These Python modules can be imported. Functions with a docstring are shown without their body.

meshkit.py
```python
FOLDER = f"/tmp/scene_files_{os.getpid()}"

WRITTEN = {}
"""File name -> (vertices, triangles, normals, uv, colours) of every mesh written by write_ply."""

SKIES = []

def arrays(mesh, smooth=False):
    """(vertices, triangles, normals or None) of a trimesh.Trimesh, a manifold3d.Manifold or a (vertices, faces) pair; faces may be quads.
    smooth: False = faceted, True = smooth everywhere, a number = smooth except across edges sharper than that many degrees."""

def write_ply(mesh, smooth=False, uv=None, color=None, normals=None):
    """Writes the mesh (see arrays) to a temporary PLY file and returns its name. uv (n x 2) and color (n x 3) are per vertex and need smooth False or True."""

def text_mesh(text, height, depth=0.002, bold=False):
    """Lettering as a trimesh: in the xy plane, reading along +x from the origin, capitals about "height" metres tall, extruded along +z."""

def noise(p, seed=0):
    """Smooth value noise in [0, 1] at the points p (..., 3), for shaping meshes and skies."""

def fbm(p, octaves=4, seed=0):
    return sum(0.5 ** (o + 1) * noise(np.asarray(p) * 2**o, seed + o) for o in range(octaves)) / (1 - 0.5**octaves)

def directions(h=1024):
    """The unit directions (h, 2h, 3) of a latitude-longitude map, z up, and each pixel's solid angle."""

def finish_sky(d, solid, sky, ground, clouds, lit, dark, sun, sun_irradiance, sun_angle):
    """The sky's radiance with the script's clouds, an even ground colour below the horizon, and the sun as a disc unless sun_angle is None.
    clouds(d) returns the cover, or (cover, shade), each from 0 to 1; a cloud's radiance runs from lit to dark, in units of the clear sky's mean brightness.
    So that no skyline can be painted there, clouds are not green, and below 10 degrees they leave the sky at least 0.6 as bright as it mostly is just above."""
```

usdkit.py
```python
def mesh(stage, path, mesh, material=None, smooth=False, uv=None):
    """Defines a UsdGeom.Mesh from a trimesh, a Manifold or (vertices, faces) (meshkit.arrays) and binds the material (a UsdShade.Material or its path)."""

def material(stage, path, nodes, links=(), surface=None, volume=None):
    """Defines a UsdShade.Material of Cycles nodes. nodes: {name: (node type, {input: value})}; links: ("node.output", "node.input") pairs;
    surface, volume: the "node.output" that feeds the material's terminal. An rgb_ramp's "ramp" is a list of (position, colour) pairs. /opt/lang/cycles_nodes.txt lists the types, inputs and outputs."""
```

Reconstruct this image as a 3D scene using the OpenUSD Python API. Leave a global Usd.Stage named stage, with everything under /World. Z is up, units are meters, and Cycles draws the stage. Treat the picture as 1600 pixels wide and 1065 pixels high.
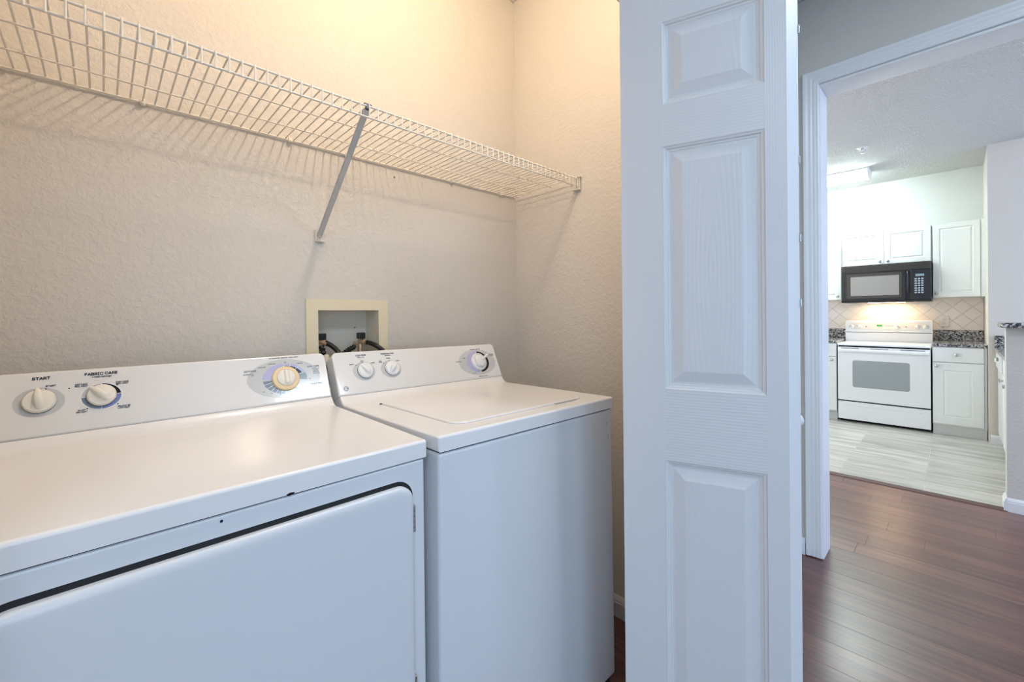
import math, random
import numpy as np
import trimesh, manifold3d, shapely
from shapely.geometry import Polygon, box as sbox, Point
from shapely import affinity
import usdkit, meshkit
from pxr import Usd, UsdGeom, UsdLux, UsdShade, Gf, Sdf

random.seed(7)
RNG = np.random.default_rng(7)
stage = Usd.Stage.CreateInMemory()
UsdGeom.SetStageUpAxis(stage, UsdGeom.Tokens.z)
UsdGeom.SetStageMetersPerUnit(stage, 1.0)
UsdGeom.Xform.Define(stage, '/World')

# ------------------------------------------------------------------ camera, light, exposure
CAM_H = 1.25
YAW, PITCH, ROLL, FPX, CY = 0.80538, -0.003608, -0.010367, 663.925, 493.57
EXPOSURE = 0.0
_fw = np.array([math.cos(YAW) * math.cos(PITCH), math.sin(YAW) * math.cos(PITCH), math.sin(PITCH)])
_a = np.cross(_fw, [0, 0, 1]); _a /= np.linalg.norm(_a); _b = np.cross(_a, _fw)
_r = math.cos(ROLL) * _a + math.sin(ROLL) * _b
_u = -math.sin(ROLL) * _a + math.cos(ROLL) * _b
cam = UsdGeom.Camera.Define(stage, '/World/camera')
cam.AddTransformOp().Set(Gf.Matrix4d(*_r, 0, *_u, 0, *(-_fw), 0, 0, 0, CAM_H, 1))
cam.CreateHorizontalApertureAttr(36.0)
cam.CreateFocalLengthAttr(36.0 * FPX / 1600)
cam.CreateVerticalApertureOffsetAttr(-(532.5 - CY) / 1600 * 36.0)
cam.CreateClippingRangeAttr(Gf.Vec2f(0.02, 100))
cam.CreateExposureAttr(EXPOSURE)


def light_rect(name, loc, rot, w, h, color, power):
    l = UsdLux.RectLight.Define(stage, '/World/' + name)
    l.AddTranslateOp().Set(Gf.Vec3d(*loc)); l.AddRotateXYZOp().Set(Gf.Vec3f(*rot))
    l.CreateWidthAttr(w); l.CreateHeightAttr(h); l.CreateColorAttr(Gf.Vec3f(*color)); l.CreateIntensityAttr(power)


def light_sphere(name, loc, r, color, power):
    l = UsdLux.SphereLight.Define(stage, '/World/' + name)
    l.AddTranslateOp().Set(Gf.Vec3d(*loc)); l.CreateRadiusAttr(r); l.CreateColorAttr(Gf.Vec3f(*color)); l.CreateIntensityAttr(power)


DAY = (0.47, 0.71, 1.0)
light_rect('living_window_daylight', (-1.5, -4.35, 1.5), (90, 0, 0), 2.6, 2.0, DAY, 4.8)
light_rect('side_window_daylight', (-2.96, -2.0, 1.5), (0, -90, 0), 2.0, 2.4, (0.46, 0.66, 1.0), 2.0)
light_rect('living_ceiling_lamp_light', (-0.9, -1.0, 2.80), (0, 0, 0), 0.6, 0.6, (0.74, 0.87, 1.0), 24.0)
light_rect('breakfast_window_daylight', (3.62, 2.57, 1.35), (-90, 0, 0), 1.3, 2.2, (0.93, 0.97, 1.0), 4.6)
light_rect('dining_window_daylight', (3.7, -4.35, 1.5), (90, 0, 0), 1.9, 2.0, (0.50, 0.64, 1.0), 13.0)
light_sphere('closet_lamp_bulb', (0.66, 0.72, 2.62), 0.04, (1.0, 0.81, 0.61), 385.0)
light_rect('hall_ceiling_lamp_light', (1.38, -0.82, 2.80), (0, 0, 0), 0.50, 0.30, (0.74, 0.88, 1.0), 50.0)
light_rect('cooktop_lamp_light', (6.60, 0.55, 1.330), (0, 0, 0), 0.06, 0.30, (1.0, 0.70, 0.40), 42.0)

# ------------------------------------------------------------------ names, tags
_used = {}


def fresh(parent, name):
    k = (parent, name); n = _used.get(k, 0); _used[k] = n + 1
    return f'{parent}/{name}' + (f'_{n:03d}' if n else '')


def tag(path, label=None, cat=None, group=None, kind=None):
    p = stage.GetPrimAtPath(path)
    for k, v in (('label', label), ('category', cat), ('group', group), ('kind', kind)):
        if v: p.SetCustomDataByKey(k, v)


def thing(name, label, cat, loc=(0, 0, 0), rot=(0, 0, 0), group=None, kind=None):
    path = fresh('/World', name)
    x = UsdGeom.Xform.Define(stage, path)
    x.AddTranslateOp().Set(Gf.Vec3d(*map(float, loc)))
    if any(rot): x.AddRotateXYZOp().Set(Gf.Vec3f(*map(float, rot)))
    tag(path, label, cat, group, kind)
    return path


def part(parent, name, mesh, mat, smooth=False, label=None, kind=None):
    path = fresh(parent, name)
    if isinstance(mesh, list): mesh = trimesh.util.concatenate(mesh)
    usdkit.mesh(stage, path, mesh, M[mat], smooth=smooth)
    if label or kind: tag(path, label, None, None, kind)
    return path


def struct(name, mesh, mat, label=None, smooth=False, parent=None, cat=None):
    path = part(parent or '/World', name, mesh, mat, smooth)
    if not parent: tag(path, label, cat, None, 'structure')
    return path


# ------------------------------------------------------------------ shapes
def bx(x0, x1, y0, y1, z0, z1):
    m = trimesh.creation.box((abs(x1 - x0), abs(y1 - y0), abs(z1 - z0)))
    m.apply_translation(((x0 + x1) / 2, (y0 + y1) / 2, (z0 + z1) / 2)); return m


def rbx(x0, x1, y0, y1, z0, z1, r=.005, n=3):
    """box with rounded edges: hull of sphere octants"""
    x0, x1, y0, y1, z0, z1 = min(x0, x1), max(x0, x1), min(y0, y1), max(y0, y1), min(z0, z1), max(z0, z1)
    r = min(r, (x1 - x0) / 2.01, (y1 - y0) / 2.01, (z1 - z0) / 2.01)
    a = np.linspace(0, math.pi / 2, n + 1)
    d = np.array([(math.cos(t) * math.cos(p), math.cos(t) * math.sin(p), math.sin(t)) for t in a for p in a])
    pts = [np.array([(x0 + r, x1 - r)[(sx + 1) // 2], (y0 + r, y1 - r)[(sy + 1) // 2], (z0 + r, z1 - r)[(sz + 1) // 2]]) + d * r * (sx, sy, sz)
           for sx in (-1, 1) for sy in (-1, 1) for sz in (-1, 1)]
    return trimesh.convex.convex_hull(np.unique(np.round(np.vstack(pts), 7), axis=0))


def extrude(poly, h, z0=0.0):
    gs = [g for g in getattr(poly, 'geoms', [poly]) if g.area > 1e-10 and g.geom_type == 'Polygon']
    m = trimesh.util.concatenate([trimesh.creation.extrude_polygon(g, h, engine='earcut') for g in gs])
    m.apply_translation((0, 0, z0)); return m


def place(m, o, ex, ey, ez=None):
    ex, ey = np.array(ex, float), np.array(ey, float)
    ez = np.cross(ex, ey) if ez is None else np.array(ez, float)
    T = np.eye(4); T[:3, 0], T[:3, 1], T[:3, 2], T[:3, 3] = ex, ey, ez, o
    m = trimesh.util.concatenate(m) if isinstance(m, list) else m.copy()
    m.apply_transform(T); return m


def tube(path, r, n=8, caps=True, radii=None):
    p = np.array(path, float); k = len(p)
    t = np.gradient(p, axis=0) if k > 2 else np.repeat(p[1:] - p[:1], 2, 0)
    t /= np.linalg.norm(t, axis=1)[:, None]
    ref = np.array([0, 0, 1.0]) if abs(t[0][2]) < .9 else np.array([1.0, 0, 0])
    V = []
    x = np.cross(t[0], ref); x /= np.linalg.norm(x)
    for i in range(k):
        x = x - t[i] * (x @ t[i]); x /= np.linalg.norm(x); y = np.cross(t[i], x)
        a = np.arange(n) * 2 * math.pi / n
        ri = radii[i] if radii is not None else r
        V.append(p[i] + ri * (np.cos(a)[:, None] * x + np.sin(a)[:, None] * y))
    V = np.vstack(V); F = []
    for i in range(k - 1):
        for j in range(n):
            a, b = i * n + j, i * n + (j + 1) % n
            F += [(a, b, b + n), (a, b + n, a + n)]
    if caps:
        for j in range(1, n - 1):
            F += [(0, j + 1, j), ((k - 1) * n, (k - 1) * n + j, (k - 1) * n + j + 1)]
    return trimesh.Trimesh(V, F, process=False)


def spline(pts, n=24):
    from scipy.interpolate import CubicSpline
    p = np.array(pts, float); s = np.r_[0, np.cumsum(np.linalg.norm(np.diff(p, axis=0), axis=1))]
    return CubicSpline(s, p)(np.linspace(0, s[-1], n))


def lathe(profile, n=32):
    """profile [(r, z)] from bottom to top, around z"""
    return trimesh.creation.revolve(np.array(profile, float), sections=n)


def rrect(x0, y0, x1, y1, r, n=6, corners=(1, 1, 1, 1)):
    """rounded rectangle, corners bl br tr tl switch rounding"""
    P = []
    for (cx, cy, a0), on in zip(((x0, y0, 180), (x1, y0, 270), (x1, y1, 0), (x0, y1, 90)), corners):
        if not on: P.append((cx, cy)); continue
        ox = cx + (r if cx == x0 else -r); oy = cy + (r if cy == y0 else -r)
        for t in np.radians(np.linspace(a0, a0 + 90, n + 1)): P.append((ox + r * math.cos(t), oy + r * math.sin(t)))
    return Polygon(P)


def ellipse(cx, cy, rx, ry, n=48, a0=0, a1=360):
    t = np.radians(np.linspace(a0, a1, n + 1)); return [(cx + rx * math.cos(x), cy + ry * math.sin(x)) for x in t]


def sector(cx, cy, rix, riy, rox, roy, a0, a1, n=20):
    return Polygon(ellipse(cx, cy, rox, roy, n, a0, a1) + ellipse(cx, cy, rix, riy, n, a0, a1)[::-1])


def _rings(poly, offsets):
    """ring points of a CCW polygon moved inwards along vertex bisectors"""
    P = np.array(poly.exterior.coords)[:-1]
    if not poly.exterior.is_ccw: P = P[::-1]
    d = np.roll(P, -1, 0) - P; d /= np.linalg.norm(d, axis=1)[:, None]
    nrm = np.stack([-d[:, 1], d[:, 0]], 1); n2 = nrm + np.roll(nrm, 1, 0)
    n2 /= np.maximum((n2 * nrm).sum(1), .35)[:, None]
    return P, [P + n2 * o for o in offsets]


def solid_bevel(poly, sections):
    """extrusion with (z, inset) sections, capped; for bevelled prisms of simple polygons"""
    P, rings = _rings(poly, [s[1] for s in sections]); n = len(P)
    V = np.vstack([np.c_[r, np.full(n, s[0])] for r, s in zip(rings, sections)]); F = []
    for i in range(len(sections) - 1):
        for j in range(n):
            a, b = i * n + j, i * n + (j + 1) % n
            F += [(a, b, b + n), (a, b + n, a + n)]
    for base, ring, flip in ((0, rings[0], True), ((len(sections) - 1) * n, rings[-1], False)):
        v, f = trimesh.creation.triangulate_polygon(Polygon(ring), engine='earcut')
        from scipy.spatial import cKDTree
        idx = cKDTree(ring).query(v[:, :2])[1] + base
        f = idx[f]
        c = np.cross(V[f[:, 1]] - V[f[:, 0]], V[f[:, 2]] - V[f[:, 0]])[:, 2]
        f[c < 0] = f[c < 0][:, ::-1]
        F += [tuple(t[::-1]) if flip else tuple(t) for t in f]
    return trimesh.Trimesh(V, F, process=False)


def bevel_prism(poly, h, r=.003, z0=0.0, back=True, n=3):
    k = [(r * (1 - math.sin(t)), r * (1 - math.cos(t))) for t in np.linspace(0, math.pi / 2, n + 1)]   # z below top, inset... quarter round
    top = [(z0 + h - a, b) for a, b in [(r * (1 - math.cos(t)), r * (1 - math.sin(t))) for t in np.linspace(math.pi / 2, 0, n + 1)]]
    bot = [(z0 + a, b) for a, b in [(r * (1 - math.cos(t)), r * (1 - math.sin(t))) for t in np.linspace(0, math.pi / 2, n + 1)]] if back else [(z0, 0)]
    return solid_bevel(poly, bot + top)


def rect_loft(x0, y0, x1, y1, profile):
    """nested rectangles (inset, z): open front skin, z towards the viewer; last one is closed"""
    V, F = [], []
    for i, z in profile: V += [(x0 + i, y0 + i, z), (x1 - i, y0 + i, z), (x1 - i, y1 - i, z), (x0 + i, y1 - i, z)]
    for k in range(len(profile) - 1):
        for j in range(4):
            a, b = 4 * k + j, 4 * k + (j + 1) % 4
            F += [(a, b, b + 4), (a, b + 4, a + 4)]
    e = 4 * (len(profile) - 1); F += [(e, e + 1, e + 2), (e, e + 2, e + 3)]
    return trimesh.Trimesh(V, F, process=False)


def framed_slab(w, h, t, profile, b=.003):
    """cabinet door: slab with softened rim and the profile pressed into its face; back at z=-t"""
    return rect_loft(0, 0, w, h, [(0.02, -t), (0, -t), (0, -b), (b, 0)] + profile)


def text(s, h, cx, cy, depth=.0012, bold=False, squeeze=1.0):
    m = meshkit.text_mesh(s, h, depth, bold)
    c = m.bounds.mean(0); m.apply_translation((-c[0], -c[1], 0)); m.apply_scale((squeeze, 1, 1)); m.apply_translation((cx, cy, 0)); return m


# ------------------------------------------------------------------ materials
M = {}


def mat(name, nodes, links=(), surface='p.BSDF'):
    M[name] = usdkit.material(stage, '/World/Looks/' + name, nodes, links, surface=surface)


def plain(name, color, rough=.5, metallic=0.0, coat=0.0, spec=.5, **k):
    mat(name, {'p': ('principled_bsdf', dict(base_color=color, roughness=rough, metallic=metallic, coat_weight=coat, coat_roughness=.08, specular_ior_level=spec, **k))})


def plaster(name, color, scale, strength, dist, detail=4.0, rough=.75, lo=.36, hi=.70):
    mat(name, {'g': ('geometry', {}), 'n': ('noise_texture', dict(scale=scale, detail=detail, roughness=.6, distortion=.35)),
               'm': ('map_range', dict(range_type='smoothstep', from_min=lo, from_max=hi)),
               'b': ('bump', dict(strength=strength, distance=dist)),
               'p': ('principled_bsdf', dict(base_color=color, roughness=rough, specular_ior_level=.3))},
        [('g.position', 'n.vector'), ('n.fac', 'm.value'), ('m.result', 'b.height'), ('b.normal', 'p.normal')])


PAINT = (.67, .625, .56)
plaster('wall_paint', PAINT, 62, .34, .0038)
plaster('kitchen_paint', (.66, .67, .65), 62, .35, .003)
plaster('ceiling_popcorn', (.78, .76, .745), 80, 1.0, .011, 2.0, .9, .35, .7)
plain('trim_white', (.80, .80, .79), .32)
plain('cabinet_white', (.84, .85, .83), .35)
plain('toe_kick_white', (.62, .62, .60), .5)
plain('appliance_white', (.82, .805, .795), .24, coat=.12, spec=.42)
plain('cabinet_enamel', (.72, .73, .745), .28, coat=.12)
plain('console_white', (.76, .75, .73), .12, coat=.3)
plain('range_white', (.88, .88, .88), .22, coat=.2)
plain('knob_cream', (.80, .76, .67), .32)
plain('knob_white', (.80, .79, .77), .3)
plain('dial_tan', (.76, .60, .36), .4)
plain('print_black', (.012, .012, .016), .14, coat=.25)
plain('print_grey', (.23, .23, .25), .14, coat=.25)
plain('print_navy', (.012, .018, .06), .14, coat=.25)
plain('print_slate', (.20, .25, .31), .14, coat=.25)
plain('print_blue', (.20, .25, .50), .14, coat=.25)
plain('print_lavender', (.46, .46, .68), .14, coat=.25)
plain('decal_grey', (.56, .57, .57), .14, coat=.25)
plain('decal_white', (.80, .80, .80), .14, coat=.25)
plain('shadow_gap', (.015, .015, .017), .8)
plain('rubber_black', (.012, .012, .013), .42)
plain('pvc_cream', (.78, .69, .50), .45)
plain('box_liner', (.76, .69, .57), .5)
plain('brass', (.70, .52, .36), .35, metallic=.7)
plain('steel', (.62, .61, .58), .3, metallic=1.0)
plain('dark_metal', (.12, .12, .13), .35, metallic=.8)
plain('nickel', (.55, .54, .52), .25, metallic=1.0)
plain('wire_coat', (.80, .75, .66), .4)
plain('brace_coat', (.58, .57, .55), .4)
plain('hose_beige', (.55, .50, .40), .5)
plain('gloss_black', (.014, .015, .018), .08, coat=.5)
plain('satin_black', (.022, .022, .024), .22)
plain('smoke_black', (.060, .052, .046), .16, coat=.3)
plain('microwave_screen', (.33, .30, .275), .3)
plain('oven_glass', (.36, .39, .40), .12, coat=.4)
plain('button_grey', (.42, .45, .52), .4)
plain('outlet_ivory', (.78, .76, .70), .4)
plain('slot_dark', (.10, .09, .08), .6)
plain('grout', (.73, .69, .63), .8)
plain('strip_brown', (.105, .050, .042), .55)
plain('tile_ivory', (.86, .785, .73), .10, coat=.5)
plain('tile_ivory_warm', (.82, .77, .705), .10, coat=.5)
plain('scuff_grey', (.45, .45, .46), .6)
plain('nail_dark', (.22, .19, .16), .6)
mat('display_green', {'p': ('principled_bsdf', dict(base_color=(.02, .06, .02), roughness=.2, emission_color=(.25, .9, .2), emission_strength=.5))})
mat('display_cyan', {'p': ('principled_bsdf', dict(base_color=(.05, .07, .08), roughness=.2, emission_color=(.55, .8, 1.0), emission_strength=.35))})
mat('lens_lit', {'p': ('principled_bsdf', dict(base_color=(.9, .95, .93), roughness=.3, emission_color=(.84, 1.0, .96), emission_strength=42.0))})
mat('lamp_glow', {'p': ('principled_bsdf', dict(base_color=(.9, .8, .7), roughness=.3, emission_color=(1.0, .75, .45), emission_strength=9.0))})


def door_grain(name, mode):
    """embossed wood grain: u runs along the first leaf, v upright"""
    sc = dict(upright=(62, 1, 1.6), level=(1.9, 1, 44), figured=(34, 1, 3.4))[mode]
    loc = (1.45, 0, -4.6) if mode == 'figured' else (0, 0, 0)
    mat(name, {'t': ('texture_coordinate', {}), 'ro': ('mapping', dict(rotation=(0, 0, math.radians(71.3)))), 'mp': ('mapping', dict(scale=sc, location=loc)),
               'w': ('wave_texture', dict(wave_type='rings' if mode == 'figured' else 'bands', rings_direction='y', bands_direction='z' if mode == 'level' else 'x', scale=1.0, distortion=3.0, detail=2.0, detail_scale=.9)),
               'b': ('bump', dict(strength=.22 if mode != 'upright' else .12, distance=.0007)),
               'p': ('principled_bsdf', dict(base_color=(.79, .79, .79), roughness=.36))},
        [('t.object', 'ro.vector'), ('ro.vector', 'mp.vector'), ('mp.vector', 'w.vector'), ('w.fac', 'b.height'), ('b.normal', 'p.normal')])


door_grain('door_grain_upright', 'upright')
door_grain('door_grain_level', 'level')
door_grain('door_grain_figured', 'figured')


def wood(name, lo, hi, seed):
    mat(name, {'g': ('geometry', {}), 'mp': ('mapping', dict(scale=(46.0, 2.4, 1.0), location=(seed * 3.1, seed * 7.7, 0))),
               'n': ('noise_texture', dict(scale=1.0, detail=5.0, roughness=.62, distortion=.5)),
               'm2': ('mapping', dict(scale=(7.0, 1.1, 1.0), location=(seed * 5.0, seed, 0))), 'n2': ('noise_texture', dict(scale=1.0, detail=2.0)),
               'mx': ('mix', dict(mix_type='mix', fac=.4)),
               'r': ('rgb_ramp', {'ramp': [(.30, lo), (.52, tuple(.5 * (a + b) for a, b in zip(lo, hi))), (.72, hi)]}),
               'b': ('bump', dict(strength=.12, distance=.001)),
               'p': ('principled_bsdf', dict(roughness=.29, specular_ior_level=1.0))},
        [('g.position', 'mp.vector'), ('mp.vector', 'n.vector'), ('g.position', 'm2.vector'), ('m2.vector', 'n2.vector'), ('n.color', 'mx.color1'), ('n2.color', 'mx.color2'),
         ('mx.color', 'r.fac'), ('r.color', 'p.base_color'), ('n.fac', 'b.height'), ('b.normal', 'p.normal')])


wood('wood_a', (.046, .017, .014), (.245, .104, .082), 1)
wood('wood_b', (.050, .019, .016), (.270, .114, .090), 2)
wood('wood_c', (.042, .016, .013), (.225, .095, .076), 3)


def travertine(name, lo, hi, seed):
    mat(name, {'g': ('geometry', {}), 'mp': ('mapping', dict(scale=(11.0, 1.3, 1.0), location=(seed * 3.3, seed * 1.7, 0), rotation=(0, 0, .12))),
               'n': ('noise_texture', dict(scale=1.0, detail=5.0, roughness=.6, distortion=.8)),
               'r': ('rgb_ramp', {'ramp': [(.32, lo), (.5, tuple(.55 * a + .45 * b for a, b in zip(lo, hi))), (.68, hi)]}),
               'p': ('principled_bsdf', dict(roughness=.22, specular_ior_level=.5))},
        [('g.position', 'mp.vector'), ('mp.vector', 'n.vector'), ('n.fac', 'r.fac'), ('r.color', 'p.base_color')])


travertine('stone_a', (.40, .37, .32), (.68, .65, .59), 1)
travertine('stone_b', (.43, .40, .35), (.72, .69, .63), 2)
travertine('stone_c', (.37, .35, .31), (.64, .61, .56), 3)
mat('granite', {'g': ('geometry', {}), 'v': ('voronoi_texture', dict(scale=95.0, randomness=1.0)), 'n': ('noise_texture', dict(scale=70.0, detail=3.0, roughness=.7)),
                'mx': ('mix', dict(fac=.5)), 'r': ('rgb_ramp', {'ramp': [(.30, (.012, .012, .014)), (.42, (.07, .07, .075)), (.52, (.30, .29, .28)), (.66, (.62, .59, .56))]}),
                'p': ('principled_bsdf', dict(roughness=.12))},
    [('g.position', 'v.vector'), ('g.position', 'n.vector'), ('v.color', 'mx.color1'), ('n.color', 'mx.color2'), ('mx.color', 'r.fac'), ('r.color', 'p.base_color')])

# ------------------------------------------------------------------ the setting
YB, XS, XL, CEIL, KCEIL = 1.555, 1.526, -0.235, 2.84, 2.785
XH, XH2 = 2.60, 2.755                  # wall with the cased opening
YF0, YF1 = 0.572, 0.682                # closet front wall
KX = 6.75                              # kitchen range wall
BAR0, BAR1 = 4.03, 4.15

wb = manifold3d.Manifold.cube((XS - XL + .24, .125, CEIL)).translate((XL - .12, YB, 0))
wb -= manifold3d.Manifold.cube((.769 - .543 + .012, .5, .300)).translate((.537, YB - .2, .976))
struct('wall_back', wb, 'wall_paint', 'textured beige laundry wall behind the washer and dryer')
struct('wall_right', bx(XS, XS + .115, YF1, YB, 0, CEIL), 'wall_paint', 'textured beige laundry side wall right of the washer')
struct('wall_left', bx(XL - .115, XL, YF1, YB, 0, CEIL), 'wall_paint', 'laundry side wall left of the dryer')
OX0, OX1, OZ = -0.20, 1.345, 2.168
struct('wall_front', [bx(-3.0, OX0, YF0, YF1, 0, CEIL), bx(OX1, XH, YF0, YF1, 0, CEIL), bx(OX0, OX1, YF0, YF1, OZ, CEIL)], 'wall_paint', 'hall wall around the laundry doorway')
OY0, OY1, OPZ = -2.20, 0.460, 2.385
struct('wall_hall', [bx(XH, XH2, OY1, 2.72, 0, CEIL), bx(XH, XH2, -4.4, OY0, 0, CEIL), bx(XH, XH2, OY0, OY1, OPZ, CEIL)], 'wall_paint', 'hall wall above and beside the cased opening')
struct('wall_kitchen', bx(KX, KX + .12, -.22, 2.72, 0, KCEIL), 'kitchen_paint', 'kitchen wall behind the range and wall cabinets')
struct('wall_dining', bx(5.95, KX + .12, -4.4, -.22, 0, KCEIL), 'wall_paint', 'pale blue lit wall right of the kitchen cabinets')
struct('wall_kitchen_left', [bx(XH2, 2.97, 2.60, 2.72, 0, KCEIL), bx(4.27, KX + .12, 2.60, 2.72, 0, KCEIL), bx(2.97, 4.27, 2.60, 2.72, 2.45, KCEIL), bx(2.97, 4.27, 2.60, 2.72, 0, .25)], 'kitchen_paint', 'far left kitchen wall')
struct('wall_bar', bx(BAR0, BAR1, -1.25, -.222, 0, 1.138), 'wall_paint', 'half wall carrying the granite bar top')
struct('wall_living', [bx(-3.1, -3.0, -4.5, YF1, 0, .5), bx(-3.1, -3.0, -4.5, YF1, 2.5, CEIL), bx(-3.1, -3.0, -4.5, -3.2, .5, 2.5), bx(-3.1, -3.0, -.8, YF1, .5, 2.5)], 'wall_paint', 'living room wall behind the camera on the left')
struct('wall_window', [bx(-3.1, 7, -4.5, -4.4, 0, .5), bx(-3.1, 7, -4.5, -4.4, 2.5, CEIL), bx(-3.1, -2.85, -4.5, -4.4, .5, 2.5), bx(-.15, 2.75, -4.5, -4.4, .5, 2.5), bx(4.65, 7, -4.5, -4.4, .5, 2.5)], 'wall_paint', 'living room wall with the two windows behind the camera')
struct('ceiling', bx(-3.1, XH2, -4.5, YB + .12, CEIL, CEIL + .1), 'ceiling_popcorn', 'white ceiling of the hall and laundry')
struct('kitchen_ceiling', bx(XH2 - .05, KX + .12, -4.5, 2.72, KCEIL, KCEIL + .1), 'ceiling_popcorn', 'popcorn textured ceiling over the kitchen')

# floors: planks and tiles one by one
fl = thing('floor', 'dark reddish brown wood plank floor of the hall', None, kind='structure')
part(fl, 'underlay', bx(-3.1, 4.055, -4.5, YB, -.05, -.0065), 'wood_c')
PW, PL = .137, 1.21
rows = int((4.02 + .6) / PW) + 1
for i in range(rows):
    x1 = 4.022 - i * PW; x0 = x1 - PW
    y = -2.3 - RNG.uniform(0, PL)
    while y < YB:
        a, b = max(y, -2.3), min(y + PL, YB)
        if b - a > .02:
            part(fl, 'plank', rbx(x0 + .0002, x1 - .0002, a + .0002, b - .0002, -.012, 0, .0007, 1), 'wood_' + random.choice('aabbc'))
        y += PL
part(fl, 'threshold_strip', extrude(Polygon([(-.04, -.006), (.04, -.006), (.034, .004), (.012, .009), (-.012, .009), (-.034, .004)]), 3.0), 'strip_brown', label='dark wood transition strip between planks and tile')
stage.GetPrimAtPath(fl + '/threshold_strip').GetAttribute('points').Set([Gf.Vec3f(4.045 + v[0], -.222 + v[2], v[1]) for v in stage.GetPrimAtPath(fl + '/threshold_strip').GetAttribute('points').Get()])
kf = thing('kitchen_floor', 'pale veined stone tile floor of the kitchen', None, kind='structure')
part(kf, 'grout_bed', bx(4.055, KX, -4.4, 2.6, -.05, -.0015), 'grout')
TS = .474
for c in range(-4, 6):
    y0 = .153 + c * TS; off = 4.169 if c % 2 == 0 else 4.406
    for rr in range(-1, 6):
        x0 = off + rr * TS; xa, xb = max(x0, 4.085), min(x0 + TS, 6.74); ya, yb = max(y0, -1.3), min(y0 + TS, 2.59)
        if xb - xa > .02 and yb - ya > .02:
            part(kf, 'tile', rbx(xa + .001, xb - .001, ya + .001, yb - .001, -.01, 0, .0012, 1), 'stone_' + random.choice('abc'))


# baseboards and casing
def base_profile(h=.083, t=.014):
    return Polygon([(0, 0), (t, 0), (t, h * .70), (t * .72, h * .74), (t * .8, h * .80), (t * .45, h * .93), (t * .2, h), (0, h)])


def baseboard(name, a, b, out, label):
    """from a to b along the wall, profile leaning out"""
    a, b, out = np.array(a, float), np.array(b, float), np.array(out, float)
    m = extrude(base_profile(), np.linalg.norm(b - a)); d = (b - a) / np.linalg.norm(b - a)
    m = place(m, (a[0], a[1], 0), (out[0], out[1], 0), (0, 0, 1), (d[0], d[1], 0))
    if np.dot(np.cross([out[0], out[1], 0], [0, 0, 1]), [d[0], d[1], 0]) < 0: m.invert()
    return struct(name, m, 'trim_white', label)


baseboard('baseboard_right', (XS, YF1), (XS, YB), (-1, 0), 'white baseboard on the laundry side wall')
baseboard('baseboard_back', (XL, YB), (XS - .014, YB), (0, -1), 'white baseboard on the laundry back wall')
baseboard('baseboard_hall', (XH, .536), (XH, YF0), (-1, 0), 'short white baseboard beside the opening casing')
baseboard('baseboard_front', (OX1, YF0), (XH - .014, YF0), (0, -1), 'white baseboard on the hall wall by the laundry doorway')
baseboard('baseboard_bar', (BAR0, -.222), (BAR0, -1.25), (-1, 0), 'white baseboard on the half wall')
baseboard('baseboard_bar_end', (BAR0 - .014, -.222), (BAR1, -.222), (0, 1), 'white baseboard on the end of the half wall')
baseboard('baseboard_dining', (5.95, -.23), (5.95, -.30), (-1, 0), 'white baseboard beside the corner base cabinet')

t = thing('trim_1', 'white moulded casing around the opening to the kitchen', None, kind='structure')
CP = [(0, 0), (0, .010), (.006, .013), (.012, .011), (.020, .014), (.028, .011), (.036, .015), (.046, .013), (.056, .018), (.066, .018), (.070, .012), (.070, 0)]   # across the width from the inner edge, thickness
CP = [(w, th) for w, th in CP]


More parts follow.
